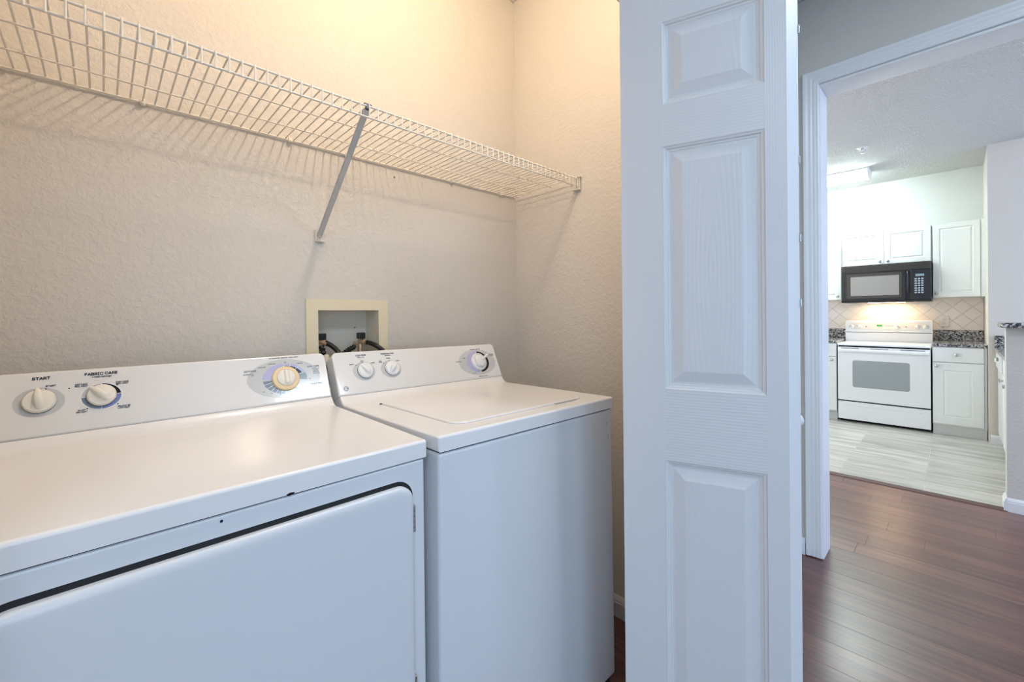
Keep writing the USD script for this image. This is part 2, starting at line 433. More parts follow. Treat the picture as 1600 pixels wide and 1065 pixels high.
def casing_leg(y_in, sgn, z1):
    P = Polygon([(-th, w) for w, th in CP]); P = affinity.scale(P, 1, sgn, origin=(0, 0))
    V = []; F = []
    ring = np.array(P.exterior.coords)[:-1]; n = len(ring)
    for z in (0, 1):
        for x, w in ring: V.append((XH + x, y_in + w, 0.006 if z == 0 else z1 + abs(w)))
    for j in range(n): F += [(j, (j + 1) % n, n + (j + 1) % n), (j, n + (j + 1) % n, n + j)]
    v, f = trimesh.creation.triangulate_polygon(P, engine='earcut')
    from scipy.spatial import cKDTree
    f = cKDTree(ring).query(v)[1][f]
    F += [tuple(q[::-1]) for q in f] + [tuple(q + n) for q in f]
    m = trimesh.Trimesh(V, F, process=False); m.fix_normals(); return m


def casing_head(y0, y1, z_in):
    ring = [(-th, w) for w, th in CP]; n = len(ring); V = []; F = []
    for e, y in ((-1, y0), (1, y1)):
        for x, w in ring: V.append((XH + x, y + e * w, z_in + w))
    for j in range(n): F += [(j, (j + 1) % n, n + (j + 1) % n), (j, n + (j + 1) % n, n + j)]
    v, f = trimesh.creation.triangulate_polygon(Polygon(ring), engine='earcut')
    from scipy.spatial import cKDTree
    f = cKDTree(ring).query(v)[1][f]
    F += [tuple(q[::-1]) for q in f] + [tuple(q + n) for q in f]
    m = trimesh.Trimesh(V, F, process=False); m.fix_normals(); return m


part(t, 'casing_leg', casing_leg(OY1 + .004, 1, OPZ + .004), 'trim_white', 25)
part(t, 'casing_leg', casing_leg(OY0 - .004, -1, OPZ + .004), 'trim_white', 25)
part(t, 'casing_head', casing_head(OY0 - .004, OY1 + .004, OPZ + .004), 'trim_white', 25)
part(t, 'jamb', rbx(XH - .002, XH2, OY1 - .0005, OY1 + .012, .004, OPZ, .002, 1), 'trim_white')
part(t, 'head_jamb', rbx(XH - .002, XH2, OY0, OY1, OPZ - .012, OPZ + .001, .002, 1), 'trim_white')
part(t, 'jamb', rbx(XH - .002, XH2, OY0 - .012, OY0 + .0005, .004, OPZ, .002, 1), 'trim_white')

# ------------------------------------------------------------------ bifold door
LW, LT, LZ0, LZ1 = .366, .035, .012, 2.140
PX0, PX1 = .104, .322
PANELS = [(.225, .883), (1.061, 1.664), (1.768, 1.973)]
PROF = [(0, 0), (.003, -.0022), (.006, -.0030), (.0085, -.0066), (.0115, -.0072), (.0145, -.0090), (.0190, -.0090), (.044, -.0012), (.046, -.001)]


def leaf(parent, o, d, label=None):
    """leaf whose face starts at o (far end, floor) and runs along d; face towards d x z"""
    d = np.array(d); o = np.array(o); ez = np.cross(d, [0, 0, 1])
    P = lambda m: place(m, (o[0], o[1], 0), d, (0, 0, 1), ez)
    root = fresh(parent, 'leaf'); UsdGeom.Xform.Define(stage, root)
    if label: tag(root, label)
    U, L = 'door_grain_upright', 'door_grain_level'
    part(root, 'stile', P(rbx(0, PX0, LZ0, LZ1, -LT, 0, .0008, 1)), U, 30)
    part(root, 'stile', P(rbx(PX1, LW, LZ0, LZ1, -LT, 0, .0008, 1)), U, 30)
    zs = [LZ0] + [z for p in PANELS for z in p] + [LZ1]
    for k in range(0, len(zs), 2):
        part(root, 'rail', P(bx(PX0 - .002, PX1 + .002, zs[k], zs[k + 1], -LT + .0002, -.0001)), L)
    for z0, z1 in PANELS:
        fs = []
        for pr, nm, mt in ((PROF[:7], 'panel_moulding', 'trim_white'), (PROF[6:], 'raised_panel', 'door_grain_figured')):
            f = rect_loft(PX0, z0, PX1, z1, pr)
            if nm == 'panel_moulding': f = trimesh.Trimesh(f.vertices, f.faces[:-2], process=False)
            bk = f.copy(); bk.vertices[:, 2] = -LT - bk.vertices[:, 2]; bk.invert()
            part(root, nm, [P(f), P(bk)], mt)
    return root


A1 = math.radians(18.7); A2 = math.radians(30)
dB = np.array([math.sin(A1), -math.cos(A1), 0]); oB = np.array([.975, .600, 0])
dA = np.array([-math.sin(A2), -math.cos(A2), 0])
kn = oB + dB * LW + np.array([math.cos(A1), math.sin(A1), 0]) * (LT + .001)
door = thing('door_1', 'white moulded bifold laundry door standing folded open', None, kind='structure')
leaf(door, oB, dB, 'bifold leaf facing the camera with three raised panels')
# second leaf runs from the jamb pivot to the fold; its inner (left) face starts at the pivot end
oA = kn + np.array([.003, -.001, 0]) - dA * LW
leaf(door, oA, dA, 'second bifold leaf seen edge on behind the first')
nA = np.array([math.cos(A2), -math.sin(A2), 0])
kb = oA + dA * (LW - .036) + nA * LT + np.array([0, 0, .989])
part(door, 'knob', place(lathe([(0, 0), (.011, 0), (.010, .006), (.0075, .010), (.0085, .017), (.0155, .023), (.0168, .029), (.0135, .034), (.006, .0365), (0, .037)], 28), kb, dA, (0, 0, 1), np.cross(dA, [0, 0, 1]) * -1), 'knob_white', True, 'small round white door knob')
for z in (.25, 1.27, 1.42, 1.60, 1.90):
    c = oA + dA * (LW + .001) + nA * (LT + .001)
    part(door, 'hinge_barrel', place(lathe([(0, -.009), (.0018, -.009), (.0022, 0), (.0018, .009), (0, .009)], 10), (c[0], c[1], z), (1, 0, 0), (0, 1, 0)), 'steel', 40)
part(door, 'track', bx(OX0 + .01, OX1 - .01, .585, .613, OZ - .022, OZ), 'trim_white')

# ------------------------------------------------------------------ dryer and washer
SIN, COS = math.sin(math.radians(25)), math.cos(math.radians(25))


def worktop(w, yseam, lip=.038, rise=.0225, depth=.05):
    """side profile (y, z): rounded front lip, flat top, cove up to the console"""
    P = [(0, -lip), (0, -.007)] + [(.007 - .007 * math.cos(t), -.007 + .007 * math.sin(t)) for t in np.radians([18, 36, 54, 72, 90])]
    r = .040
    yc = yseam - .004
    P += [(yc - r + .006, 0)]
    P += [(yc - r + .006 + r * math.sin(t), r - r * math.cos(t)) for t in np.radians([12, 24, 36, 48, 60, 66])]
    P = [p for p in P if p[1] < rise] + [(yseam + .001, rise), (yseam + depth, rise), (yseam + depth, -lip)]
    P = [P[0]] + P[1:]
    poly = Polygon(P)
    m = bevel_prism(poly, w, .006, 0, True, 3)
    # local: poly x -> y, poly y -> z, extrude -> x
    V = m.vertices.copy(); m = trimesh.Trimesh(np.c_[V[:, 2], V[:, 0], V[:, 1]], m.faces, process=False); return m


def panel_place(yseam, zs):
    return lambda m: place(m, (0, yseam, zs), (1, 0, 0), (0, SIN, COS), (0, -COS, SIN))


def knob_grip(r, h, ang, mat_, parent, P, cx, cy, skirt, pointer=.9, name='knob', label=None):
    """round control knob with a raised pointed grip; ang = direction of the pointer"""
    base = lathe([(0, 0), (r * 1.04, 0), (r * 1.04, .002), (r, .0045), (r * .94, .0065), (r * .5, .0085), (0, .0092)], 40)
    ca, sa = math.cos(ang), math.sin(ang); pts = []
    for s, w, z in ((pointer * 1.0, .0022, .0075), (pointer * .55, .0050, h * .8), (0, .0068, h), (-.45, .0062, h * .86), (-.86, .0030, .0065)):
        for u in np.linspace(0, math.pi, 7): pts.append((s * r * ca - w * math.cos(u) * sa, s * r * sa + w * math.cos(u) * ca, z - w * .5 + w * .5 * math.sin(u)))
        pts += [(s * r * ca - w * 1.5 * sa, s * r * sa + w * 1.5 * ca, .004), (s * r * ca + w * 1.5 * sa, s * r * sa - w * 1.5 * ca, .004)]
    grip = trimesh.convex.convex_hull(np.array(pts))
    k = part(parent, name, P(_tr(base, cx, cy, .0042)), mat_, 40, label)
    part(k, 'grip', P(_tr(grip, cx, cy, .0042)), mat_, 40)
    part(k, 'skirt', P(_tr(lathe([(0, 0), (r * 1.06, 0), (r * 1.05, .0040), (r * 1.0, .0044), (0, .0044)], 40), cx, cy, .0003)), skirt, 40)
    return k


def _tr(m, x, y, z):
    m = m.copy(); m.apply_translation((x, y, z)); return m


def ex(poly, z0=.0002, h=.0003): return extrude(poly, h, z0)


# ---- dryer
DX, DY, DZ, DW = -.174, .807, .977, .686
DSEAM = .537
dr = thing('clothes_dryer', 'white front loading dryer with tan timer knob, left of the washer', 'dryer', (DX, DY, 0))
Z = DZ
FP = lambda m: place(m, (0, .003, 0), (1, 0, 0), (0, 0, 1), (0, -1, 0))
cab = rbx(.004, DW - .006, .003, .645, .03, Z - .0405, .006, 3)
part(dr, 'cabinet', cab, 'cabinet_enamel', 30)
wt = worktop(DW, DSEAM); wt.apply_translation((0, 0, Z)); part(dr, 'worktop', wt, 'appliance_white', 25)
part(dr, 'lip_gap', bx(.01, DW - .01, .006, .4, Z - .0420, Z - .0360), 'shadow_gap')
for s in (0, 1):
    for y in (.06, .58):
        part(dr, 'foot', _tr(lathe([(0, 0), (.02, 0), (.02, .01), (.01, .012), (.01, .032), (0, .032)], 16), (.06, DW - .06)[s], y, 0), 'rubber_black', 40)
# front door: recess line, slab with rounded corners, two hinges
dx0, dx1, dz0, dz1 = .052, .6465, .12, .8955
rec = rrect(dx0 - .004, dz0 - .004, dx1 + .0035, dz1 + .0065, .040, 8)
part(dr, 'door_gap', FP(extrude(rec, .0006, -.0003)), 'shadow_gap')
dslab = FP(solid_bevel(rrect(dx0, dz0, dx1, dz1 - .0025, .036, 8), [(-.001, 0), (.007, 0), (.010, .0012), (.0125, .004), (.0142, .009), (.0148, .016)]))
dd = part(dr, 'door', dslab, 'cabinet_enamel', 50)
for zc in (.816, .450):
    hg = [FP(extrude(rrect(dx1 - .001, zc - .028, dx1 + .006, zc + .028, .001, 2), .0035, .0))]
    hg += [tube([(dx1 + .0025, -.0035, zc - .028 + k * .0115), (dx1 + .0025, -.0035, zc - .028 + k * .0115 + .0098)], .0032, 10) for k in range(5)]
    part(dr, 'hinge', hg, 'steel', 40, 'steel door hinge')
# chips and specks in the enamel
part(dr, 'paint_chip', FP(_tr(extrude(Polygon([(0, 0), (.006, .002), (.014, .001), (.012, -.002), (.004, -.003)]), .0003), .400, .9405, .0032)), 'print_black')
part(dr, 'paint_chip', FP(_tr(lathe([(0, 0), (.0022, 0), (.0022, .0004), (0, .0004)], 10), .306, .926, .0002)), 'print_navy')
# console
PD = panel_place(DSEAM, Z + .0240)
con = bevel_prism(rrect(.001, 0, DW - .001, .147, .017, 8, (0, 0, 1, 1)), .055, .006, -.055, False, 4)
part(dr, 'console', PD(con), 'console_white', 20)
part(dr, 'console_gasket', bx(.006, DW - .006, DSEAM + .0035, DSEAM + .05, Z + .018, Z + .0262), 'shadow_gap')
kx, ky = .0714, .0765
part(dr, 'dial_decal', PD(ex(Polygon(ellipse(kx, ky, .0385, .0325)))), 'decal_grey')
knob_grip(.0250, .020, math.radians(97), 'knob_cream', dr, PD, kx, ky + .001, 'print_grey', 1.12, label='cream start knob pointing up')
kx, ky = .1690, .0765
part(dr, 'dial_decal', PD(ex(Polygon(ellipse(kx, ky, .0375, .0325)))), 'decal_white')
for a0, a1, c in ((8, 88, 'print_black'), (-90, 4, 'print_blue'), (180, 268, 'print_slate'), (93, 176, 'decal_grey')):
    part(dr, 'dial_band', PD(ex(sector(kx, ky, .022, .020, .0335, .0300, a0, a1), .0005)), c)
knob_grip(.0245, .020, math.radians(132), 'knob_cream', dr, PD, kx, ky + .001, 'print_navy', 1.18, label='cream fabric care knob pointing up left')
kx, ky = .5610, .0735
part(dr, 'dial_decal', PD(ex(Polygon(ellipse(kx, .0750, .0985, .0585, 64)))), 'decal_grey', label='large grey oval behind the timer knob')
for a0, a1, c, r0, r1 in ((92, 178, 'print_lavender', .030, .0600), (20, 87, 'print_lavender', .051, .0600), (21, 87, 'print_navy', .030, .0505), (-12, 17, 'print_slate', .030, .0600), (184, 264, 'print_slate', .030, .0600), (268, 304, 'print_slate', .030, .0560)):
    part(dr, 'dial_band', PD(ex(sector(kx, ky, r0, r0 * .77, r1, r1 * .78, a0, a1), .0005)), c)
for a in (198, 212, 226, 240, 254, 48, 72):
    s0 = np.array([math.cos(math.radians(a)), math.sin(math.radians(a)) * .78])
    p0, p1 = np.array((kx, ky)) + .037 * s0, np.array((kx, ky)) + .060 * s0
    part(dr, 'dial_tick', PD(ex(shapely.LineString([p0, p1]).buffer(.0006), .0009)), 'decal_white')
tk = part(dr, 'timer_dial', PD(_tr(lathe([(0, 0), (.0372, 0), (.0372, .004), (.036, .0085), (.034, .0098), (.027, .0098), (.0265, .009), (0, .009)], 48), kx, ky - .001, .0008)), 'dial_tan', 40, 'yellowed tan timer dial ring')
kk = part(tk, 'timer_knob', PD(_tr(lathe([(0, .008), (.0252, .008), (.0252, .011), (.0246, .013), (.020, .016), (.012, .0175), (0, .018)], 44), kx, ky, 0)), 'knob_cream', 40)
part(tk, 'timer_grip', PD(_tr(rbx(-.0070, .0070, -.0225, .0225, .010, .0235, .0065, 4), kx, ky, 0)), 'knob_cream', 35)
part(dr, 'lettering', PD([text('START', .0062, .073, .1305, bold=True), text('START', .0036, .0878, .1117)]), 'print_black')
part(dr, 'lettering', PD([text('FABRIC CARE', .0062, .1688, .1320, bold=True), text('4 Heat Settings', .0034, .1693, .1240)]), 'print_black')
part(dr, 'lettering', PD([text('COTTONS', .0030, .1353, .1088), text('REG. HEAT', .0030, .1353, .1045)]), 'print_black')
part(dr, 'lettering', PD([text('EASY CARE', .0030, .2046, .1075), text('MED. HEAT', .0030, .2046, .1032)]), 'print_black')
part(dr, 'lettering', PD([text('DELICATES', .0030, .2068, .0475), text('LOW HEAT', .0030, .2068, .0432)]), 'print_black')
part(dr, 'lettering', PD([text('FLUFF', .0030, .1364, .0478), text('NO HEAT', .0030, .1364, .0435)]), 'print_black')
part(dr, 'lettering', PD([text('COTTONS', .0046, .4725, .1043, bold=True), text('AUTOMATIC', .0030, .4672, .0955)]), 'print_grey')
part(dr, 'lettering', PD([text('EASY CARE', .0046, .6440, .1040, bold=True)] + [text(s, .0026, .6500, .0965 - .0052 * i) for i, s in enumerate(('AUTOMATIC', 'LESS DRY', 'MORE DRY', 'DELICATES'))]), 'print_grey')
part(dr, 'lettering', PD([text('TIMED DRY', .0046, .6450, .0475, bold=True)]), 'print_grey')
part(dr, 'lettering', PD([text('OPTIMUM DRY  LESS DRY  COOL DOWN', .0030, .5640, .1385)] + [text(s, .0028, x, y) for s, x, y in (('DAMP DRY', .504, .1130), ('MORE DRY', .530, .1215), ('OFF', .566, .1235), ('LESS DRY', .606, .1175), ('DRY', .478, .0905), ('40', .500, .0400), ('50', .520, .0330), ('60', .542, .0275), ('30', .628, .0650))]), 'print_grey')
for x, y in ((.0805, .1052), (.0640, .1045), (.1160, .1020), (.1955, .1005), (.196, .0535), (.1450, .0500)):
    part(dr, 'dial_dot', PD(_tr(lathe([(0, 0), (.0013, 0), (.0013, .0004), (0, .0004)], 10), x, y, .0004)), 'print_black')

# ---- washer (stands a little out of square and not quite level)
WW, WSEAM = .690, .548
wa = fresh('/World', 'washing_machine')
wx = UsdGeom.Xform.Define(stage, wa)


def _rot(rz, rx, ry):
    c, s = math.cos, math.sin; rz, rx, ry = map(math.radians, (rz, rx, ry))
    Zr = np.array([[c(rz), -s(rz), 0], [s(rz), c(rz), 0], [0, 0, 1]]); Xr = np.array([[1, 0, 0], [0, c(rx), -s(rx)], [0, s(rx), c(rx)]]); Yr = np.array([[c(ry), 0, s(ry)], [0, 1, 0], [-s(ry), 0, c(ry)]])
    return Zr @ Xr @ Yr


Rw = _rot(-.2, -.8, .7); WZ = .982
ow = np.array([.530, .790, .982]) - Rw @ np.array([0, 0, WZ])
wx.AddTransformOp().Set(Gf.Matrix4d(*Rw[:, 0], 0, *Rw[:, 1], 0, *Rw[:, 2], 0, *ow, 1))
tag(wa, 'white top loading washing machine right of the dryer, below the outlet box', 'washing machine')
part(wa, 'cabinet', rbx(.003, WW - .004, .003, .63, .075, WZ - .0385, .010, 3), 'cabinet_enamel', 30)
part(wa, 'toe_kick', bx(.012, WW - .013, .02, .60, .022, .08), 'shadow_gap')
for s in (0, 1):
    for y in (.06, .56):
        part(wa, 'foot', _tr(lathe([(0, .006), (.02, .006), (.02, .016), (.01, .018), (.01, .036), (0, .036)], 16), (.06, WW - .06)[s], y, 0), 'rubber_black', 40)
wt = worktop(WW, WSEAM, .036); wt.apply_translation((0, 0, WZ)); part(wa, 'worktop', wt, 'appliance_white', 25)
part(wa, 'lip_gap', bx(.008, WW - .008, .007, .4, WZ - .040, WZ - .034), 'shadow_gap')
lid = solid_bevel(rrect(.090, .057, .606, .452, .036, 8, (1, 1, 0, 0)), [(WZ - .002, 0), (WZ + .0015, 0), (WZ + .0035, .0012), (WZ + .0045, .004), (WZ + .0048, .010)])
ld = part(wa, 'lid', lid, 'appliance_white', 20)
part(wa, 'lid_gap', extrude(rrect(.0882, .0550, .6078, .4535, .037, 8, (1, 1, 0, 0)), .0006, WZ - .0001), 'scuff_grey')
part(wa, 'lid_grip', rbx(.455, .560, .050, .0572, WZ + .0002, WZ + .0032, .002, 2), 'scuff_grey')
part(wa, 'lid_hinge_pin', tube([(.0835, .446, WZ + .0015), (.0905, .446, WZ + .0015)], .0024, 10), 'dark_metal', 40)
PDW = panel_place(WSEAM, WZ + .0240)
con = bevel_prism(rrect(-.002, 0, WW + .002, .149, .017, 8, (0, 0, 1, 1)), .055, .006, -.055, False, 4)
part(wa, 'console', PDW(con), 'console_white', 20)
part(wa, 'console_gasket', bx(.006, WW - .006, WSEAM + .0035, WSEAM + .05, WZ + .018, WZ + .0262), 'shadow_gap')
for kx, ky, ang, lb in ((.0980, .0762, math.radians(128), 'white load size knob pointing up left'), (.1960, .0762, math.radians(48), 'white temperature knob pointing up right')):
    part(wa, 'dial_decal', PDW(ex(Polygon(ellipse(kx - .003, ky, .0382, .0325)))), 'decal_grey')
    knob_grip(.0255, .019, ang, 'knob_white', wa, PDW, kx, ky + .001, 'print_grey', .98, label=lb)
kx, ky = .5850, .0720
part(wa, 'dial_decal', PDW(ex(Polygon(ellipse(.5800, .0705, .0945, .0555, 64)))), 'decal_grey', label='large grey oval behind the wash cycle knob')
part(wa, 'dial_band', PDW(ex(sector(kx, ky, .034, .030, .060, .047, 92, 262), .0005)), 'print_lavender')
part(wa, 'dial_band', PDW(ex(sector(kx, ky, .034, .030, .054, .045, -86, 30), .0005)), 'print_black')
part(wa, 'dial_band', PDW(ex(sector(kx, ky, .034, .030, .054, .045, 36, 86), .0005)), 'print_black')
tk = part(wa, 'cycle_dial', PDW(_tr(lathe([(0, 0), (.0372, 0), (.0372, .004), (.036, .0075), (.034, .0088), (.027, .0088), (.0265, .008), (0, .008)], 48), kx, ky - .001, .0008)), 'knob_white', 40)
part(tk, 'cycle_knob', PDW(_tr(lathe([(0, .007), (.0252, .007), (.0252, .016), (.0246, .019), (.020, .022), (.012, .0235), (0, .024)], 44), kx, ky, 0)), 'knob_white', 40)
g = rbx(0, .050, -.0055, .0055, .012, .026, .005, 3); g.apply_transform(trimesh.transformations.rotation_matrix(math.radians(26), (0, 0, 1)))
part(tk, 'cycle_pointer', PDW(_tr(g, kx, ky, 0)), 'knob_white', 35)
part(wa, 'lettering', PDW([text('LOAD SIZE', .0050, .0925, .1330, bold=True), text('Select a Size', .0030, .0924, .1262)]), 'print_grey')
part(wa, 'lettering', PDW([text('TEMPERATURE', .0050, .1900, .1330, bold=True), text('Wash/Rinse', .0030, .1903, .1262)]), 'print_grey')
part(wa, 'lettering', PDW([text('SMALL', .0034, .0570, .1025), text('MED', .0034, .0932, .1122), text('LARGE', .0034, .1295, .1030)]), 'print_grey')
part(wa, 'lettering', PDW([text('HOT', .0034, .1585, .1070), text('COLD', .0034, .1585, .1025), text('WARM', .0034, .1897, .1160), text('COLD', .0034, .2235, .1040)]), 'print_grey')
part(wa, 'lettering', PDW([text('COTTONS', .0036, .4850, .0785), text('EASY CARE', .0036, .6600, .1005), text('DELICATES', .0030, .6620, .0945), text('EXTRA RINSE  MORE SOIL', .0030, .585, .1275), text('RINSE', .0030, .518, .0923), text('PERM PRESS  KNITS', .0034, .5900, .0085), text('PRE SOAK', .0030, .548, .0250)]), 'print_grey')
for x, y in ((.0700, .0985), (.0930, .1062), (.1175, .0985), (.1690, .0985), (.1910, .1062)):
    part(wa, 'dial_dot', PDW(_tr(lathe([(0, 0), (.0014, 0), (.0014, .0004), (0, .0004)], 10), x, y, .0004)), 'print_black')
# round maker's badge with its script letters
lx, ly, lr = .0240, .0225, .0088
bd = part(wa, 'badge', PDW(ex(Polygon(ellipse(lx, ly, lr, lr, 40)), .0003, .0004)), 'print_slate', label='small round grey emblem with script letters')
curls = [sector(lx, ly, lr * .80, lr * .80, lr * .88, lr * .88, a + 8, a + 82, 10) for a in (0, 90, 180, 270)]
curls += [shapely.LineString([(lx + x * lr, ly + y * lr) for x, y in pts]).buffer(lr * .065) for pts in (
    [(-.05, .42), (-.18, .55), (-.36, .45), (-.42, .1), (-.34, -.3), (-.16, -.42), (-.04, -.2), (-.06, .02), (-.22, .02)],
    [(.42, .38), (.30, .54), (.12, .46), (.10, .22), (.24, .06), (.10, -.04), (.06, -.30), (.22, -.48), (.44, -.34)], [(-.06, .02), (-.02, -.45), (-.2, -.6)])]
part(bd, 'script_letters', PDW(ex(shapely.union_all(curls), .0007, .0003)), 'decal_white')
for x, z, h in ((.662, .855, .018), (.678, .852, .02), (.655, .90, .008)):
    part(wa, 'scuff', bx(x - .0016, x + .0016, .0024, .0032, z - h / 2, z + h / 2), 'scuff_grey')

# ------------------------------------------------------------------ wire shelf
SZ, SYF, SX0, SX1 = 1.848, 1.143, XL + .004, XS - .010
sh = thing('wire_shelf', 'white coated wire shelf along the laundry wall with a diagonal brace', 'shelf')
RW = .0024
part(sh, 'back_rail', tube([(SX0, YB - .007, SZ - .003), (SX1, YB - .007, SZ - .003)], .0032, 8), 'wire_coat', 60)
for y in (1.303, 1.438):
    part(sh, 'middle_rail', tube([(SX0, y, SZ - .0046), (SX1, y, SZ - .0046)], RW, 8), 'wire_coat', 60)
part(sh, 'front_rail', tube([(SX0, SYF + .004, SZ - .0042), (SX1 - .012, SYF + .004, SZ - .0042)], .0030, 8), 'wire_coat', 60)
part(sh, 'front_rail', tube([(SX0, SYF + .0040, SZ - .036), (SX1 - .012, SYF + .0040, SZ - .036)], .0030, 8), 'wire_coat', 60)
x = .006 - .0258 * 9
while x < SX1 - .005:
    if x > SX0:
        pts = [(x, YB - .006, SZ), (x, SYF + .004, SZ), (x, SYF + .0006, SZ - .0018), (x, SYF - .0008, SZ - .006), (x, SYF - .0008, SZ - .040)]
        part(sh, 'cross_wire', tube(pts, .00205, 6), 'wire_coat', 60)
    x += .0258
for cx in (.083, .458, .650, 1.122, 1.415):
    part(sh, 'wall_clip', [rbx(cx - .006, cx + .006, YB - .016, YB, SZ - .012, SZ + .004, .003, 2), tube([(cx, YB - .018, SZ - .006), (cx, YB, SZ - .006)], .003, 8)], 'wire_coat', 40)
part(sh, 'end_bracket', [rbx(SX1 - .008, XS, SYF - .006, SYF + .034, SZ - .052, SZ - .046, .002, 1), rbx(SX1 - .008, XS, SYF - .010, SYF + .034, SZ + .002, SZ + .007, .002, 1), rbx(SX1 + .004, XS, SYF - .004, SYF + .030, SZ - .050, SZ + .004, .002, 1), rbx(SX1 - .006, XS, SYF - .004, SYF - .001, SZ - .05, SZ + .004, .001, 1), rbx(SX1 - .006, XS, SYF + .012, SYF + .030, SZ - .05, SZ + .004, .001, 1)], 'wire_coat', 30, 'white wall bracket holding the shelf end')
b0, b1 = np.array([.545, SYF + .010, SZ - .012]), np.array([.549, YB - .008, 1.528])
dv = (b1 - b0) / np.linalg.norm(b1 - b0); nv = np.cross(dv, [1, 0, 0])
strip = rrect(-.0085, 0, .0085, float(np.linalg.norm(b1 - b0)), .004, 4)
ch = [place(extrude(strip, .0016), b0, (1, 0, 0), dv), place(bx(-.0085, -.007, 0.01, np.linalg.norm(b1 - b0) - .01, 0, .006), b0, (1, 0, 0), dv), place(bx(.007, .0085, 0.01, np.linalg.norm(b1 - b0) - .01, 0, .006), b0, (1, 0, 0), dv)]
br = part(sh, 'brace', ch, 'brace_coat', label='grey diagonal support brace')
part(br, 'brace_hook', [rbx(.533, .557, SYF + .001, SYF + .012, SZ - .003, SZ + .0028, .002, 1), rbx(.539, .551, SYF + .001, SYF + .012, SZ - .014, SZ, .002, 1)], 'dark_metal', 30)
part(br, 'foot_plate', [rbx(.536, .539, YB - .014, YB, 1.515, 1.555, .001, 1), rbx(.536, .568, YB - .014, YB, 1.513, 1.516, .001, 1)], 'wire_coat')
part(br, 'screw', place(lathe([(0, 0), (.005, 0), (.004, .003), (0, .004)], 12), (.551, YB - .010, 1.530), (1, 0, 0), (0, 0, 1)), 'steel', 40)
for k, (nx, nz) in enumerate(((.847, 1.806),)):
    o = part('/World', 'wall_anchor', place(lathe([(0, 0), (.004, 0), (.0035, .002), (0, .0025)], 10), (nx, YB, nz), (1, 0, 0), (0, 0, 1)), 'nail_dark', 40)
    tag(o, 'tiny dark screw anchor left in the wall just under the shelf', 'wall anchor')

# ------------------------------------------------------------------ washer outlet box in the wall
ob = thing('washer_outlet_box', 'cream plastic recessed water outlet box in the wall behind the washer', 'outlet box', (0, 0, 0))
fr = Polygon([(.503, .935), (.808, .935), (.808, 1.311), (.503, 1.311)], [[(.543, .98), (.769, .98), (.769, 1.272), (.543, 1.272)]])
m = extrude(fr, .009); m = place(m, (0, YB + .001, 0), (1, 0, 0), (0, 0, 1)); part(ob, 'frame', m, 'pvc_cream')
lin = [bx(.541, .771, YB + .106, YB + .110, .978, 1.274), bx(.539, .5425, YB, YB + .11, .978, 1.274), bx(.7695, .773, YB, YB + .11, .978, 1.274), bx(.541, .771, YB, YB + .11, 1.2725, 1.2755), bx(.541, .771, YB, YB + .11, .9768, .9795)]
part(ob, 'liner', lin, 'box_liner')
part(ob, 'screw', place(lathe([(0, 0), (.003, 0), (.0025, .002), (0, .0025)], 10), (.7235, YB + .106, 1.205), (1, 0, 0), (0, 0, 1)), 'nail_dark', 40)
for vx, vz in ((.573, 1.176), (.722, 1.174)):
    v = part(ob, 'valve', [tube([(vx, YB + .055, 1.00), (vx, YB + .055, vz - .008)], .010, 12), tube([(vx, YB + .06, vz - .03), (vx, YB + .106, vz - .03)], .008, 10)], 'brass', 40)
    part(v, 'valve_handle', rbx(vx - .0135, vx + .0135, YB + .035, YB + .060, vz - .012, vz + .012, .003, 2), 'rubber_black', 30)
for name, lb, pts in (('supply_hose', 'black water supply hose under the left valve of the outlet box', [(.578, 1.600, 1.157), (.590, 1.585, 1.150), (.606, 1.565, 1.134), (.617, 1.537, 1.102), (.621, 1.518, 1.04), (.62, 1.512, .95), (.615, 1.510, .80)]),
                      ('supply_hose', 'black water supply hose under the right valve of the outlet box', [(.727, 1.600, 1.150), (.740, 1.580, 1.147), (.755, 1.548, 1.137), (.776, 1.528, 1.115), (.792, 1.516, 1.075), (.797, 1.511, 1.00), (.80, 1.51, .85)])):
    h = thing(name, lb, 'hose')
    part(h, 'tube', tube(spline(pts, 40), .0088, 12), 'rubber_black', 60)
    p0 = np.array(pts[0]); p1 = spline(pts, 40)[4]; q = (p1 - p0) / np.linalg.norm(p1 - p0)
    part(h, 'coupling', [tube([p0 - q * .010, p0 + q * .004, p0 + q * .010], .0115, 14), tube([p0 + q * .010, p0 + q * .018], .0100, 12)], 'brass', 40, 'copper coloured hose coupling')
h = thing('drain_hose', 'black ribbed drain hose lying across the outlet box behind the washer', 'hose')
sp = spline([(.564, 1.580, 1.140), (.568, 1.572, 1.118), (.585, 1.600, 1.085), (.64, 1.605, 1.100), (.68, 1.612, 1.122), (.705, 1.618, 1.132)], 60)
part(h, 'ribbed_tube', tube(sp, .009, 12, True, [.0075 + .0035 * (i % 3 == 0) for i in range(60)]), 'rubber_black', 60)
h = thing('power_cord', 'beige cord hanging in the gap between dryer and washer consoles', 'cord')
part(h, 'sheath', tube(spline([(.552, 1.50, 1.112), (.546, 1.485, 1.100), (.543, 1.475, 1.08), (.541, 1.47, 1.05), (.540, 1.47, .95), (.54, 1.47, .6)], 30), .0105, 10), 'hose_beige', 60)
part(h, 'plug', rbx(.530, .548, 1.448, 1.462, 1.072, 1.088, .003, 2), 'rubber_black', 30)

# ------------------------------------------------------------------ kitchen
KXf = np.array([0, -1, 0.]); KZ = np.array([0, 0, 1.])


def KP(x, y, z):   # local x to the viewer's right (-Y), y up, z towards the viewer (-X)
    return lambda m: place(m, (x, y, z), (0, -1, 0), (0, 0, 1), (-1, 0, 0))


GROOVE = [(.050, 0), (.053, -.005), (.060, -.006), (.070, -.0015), (.073, -.001)]
DRAWER = [(.012, 0)]


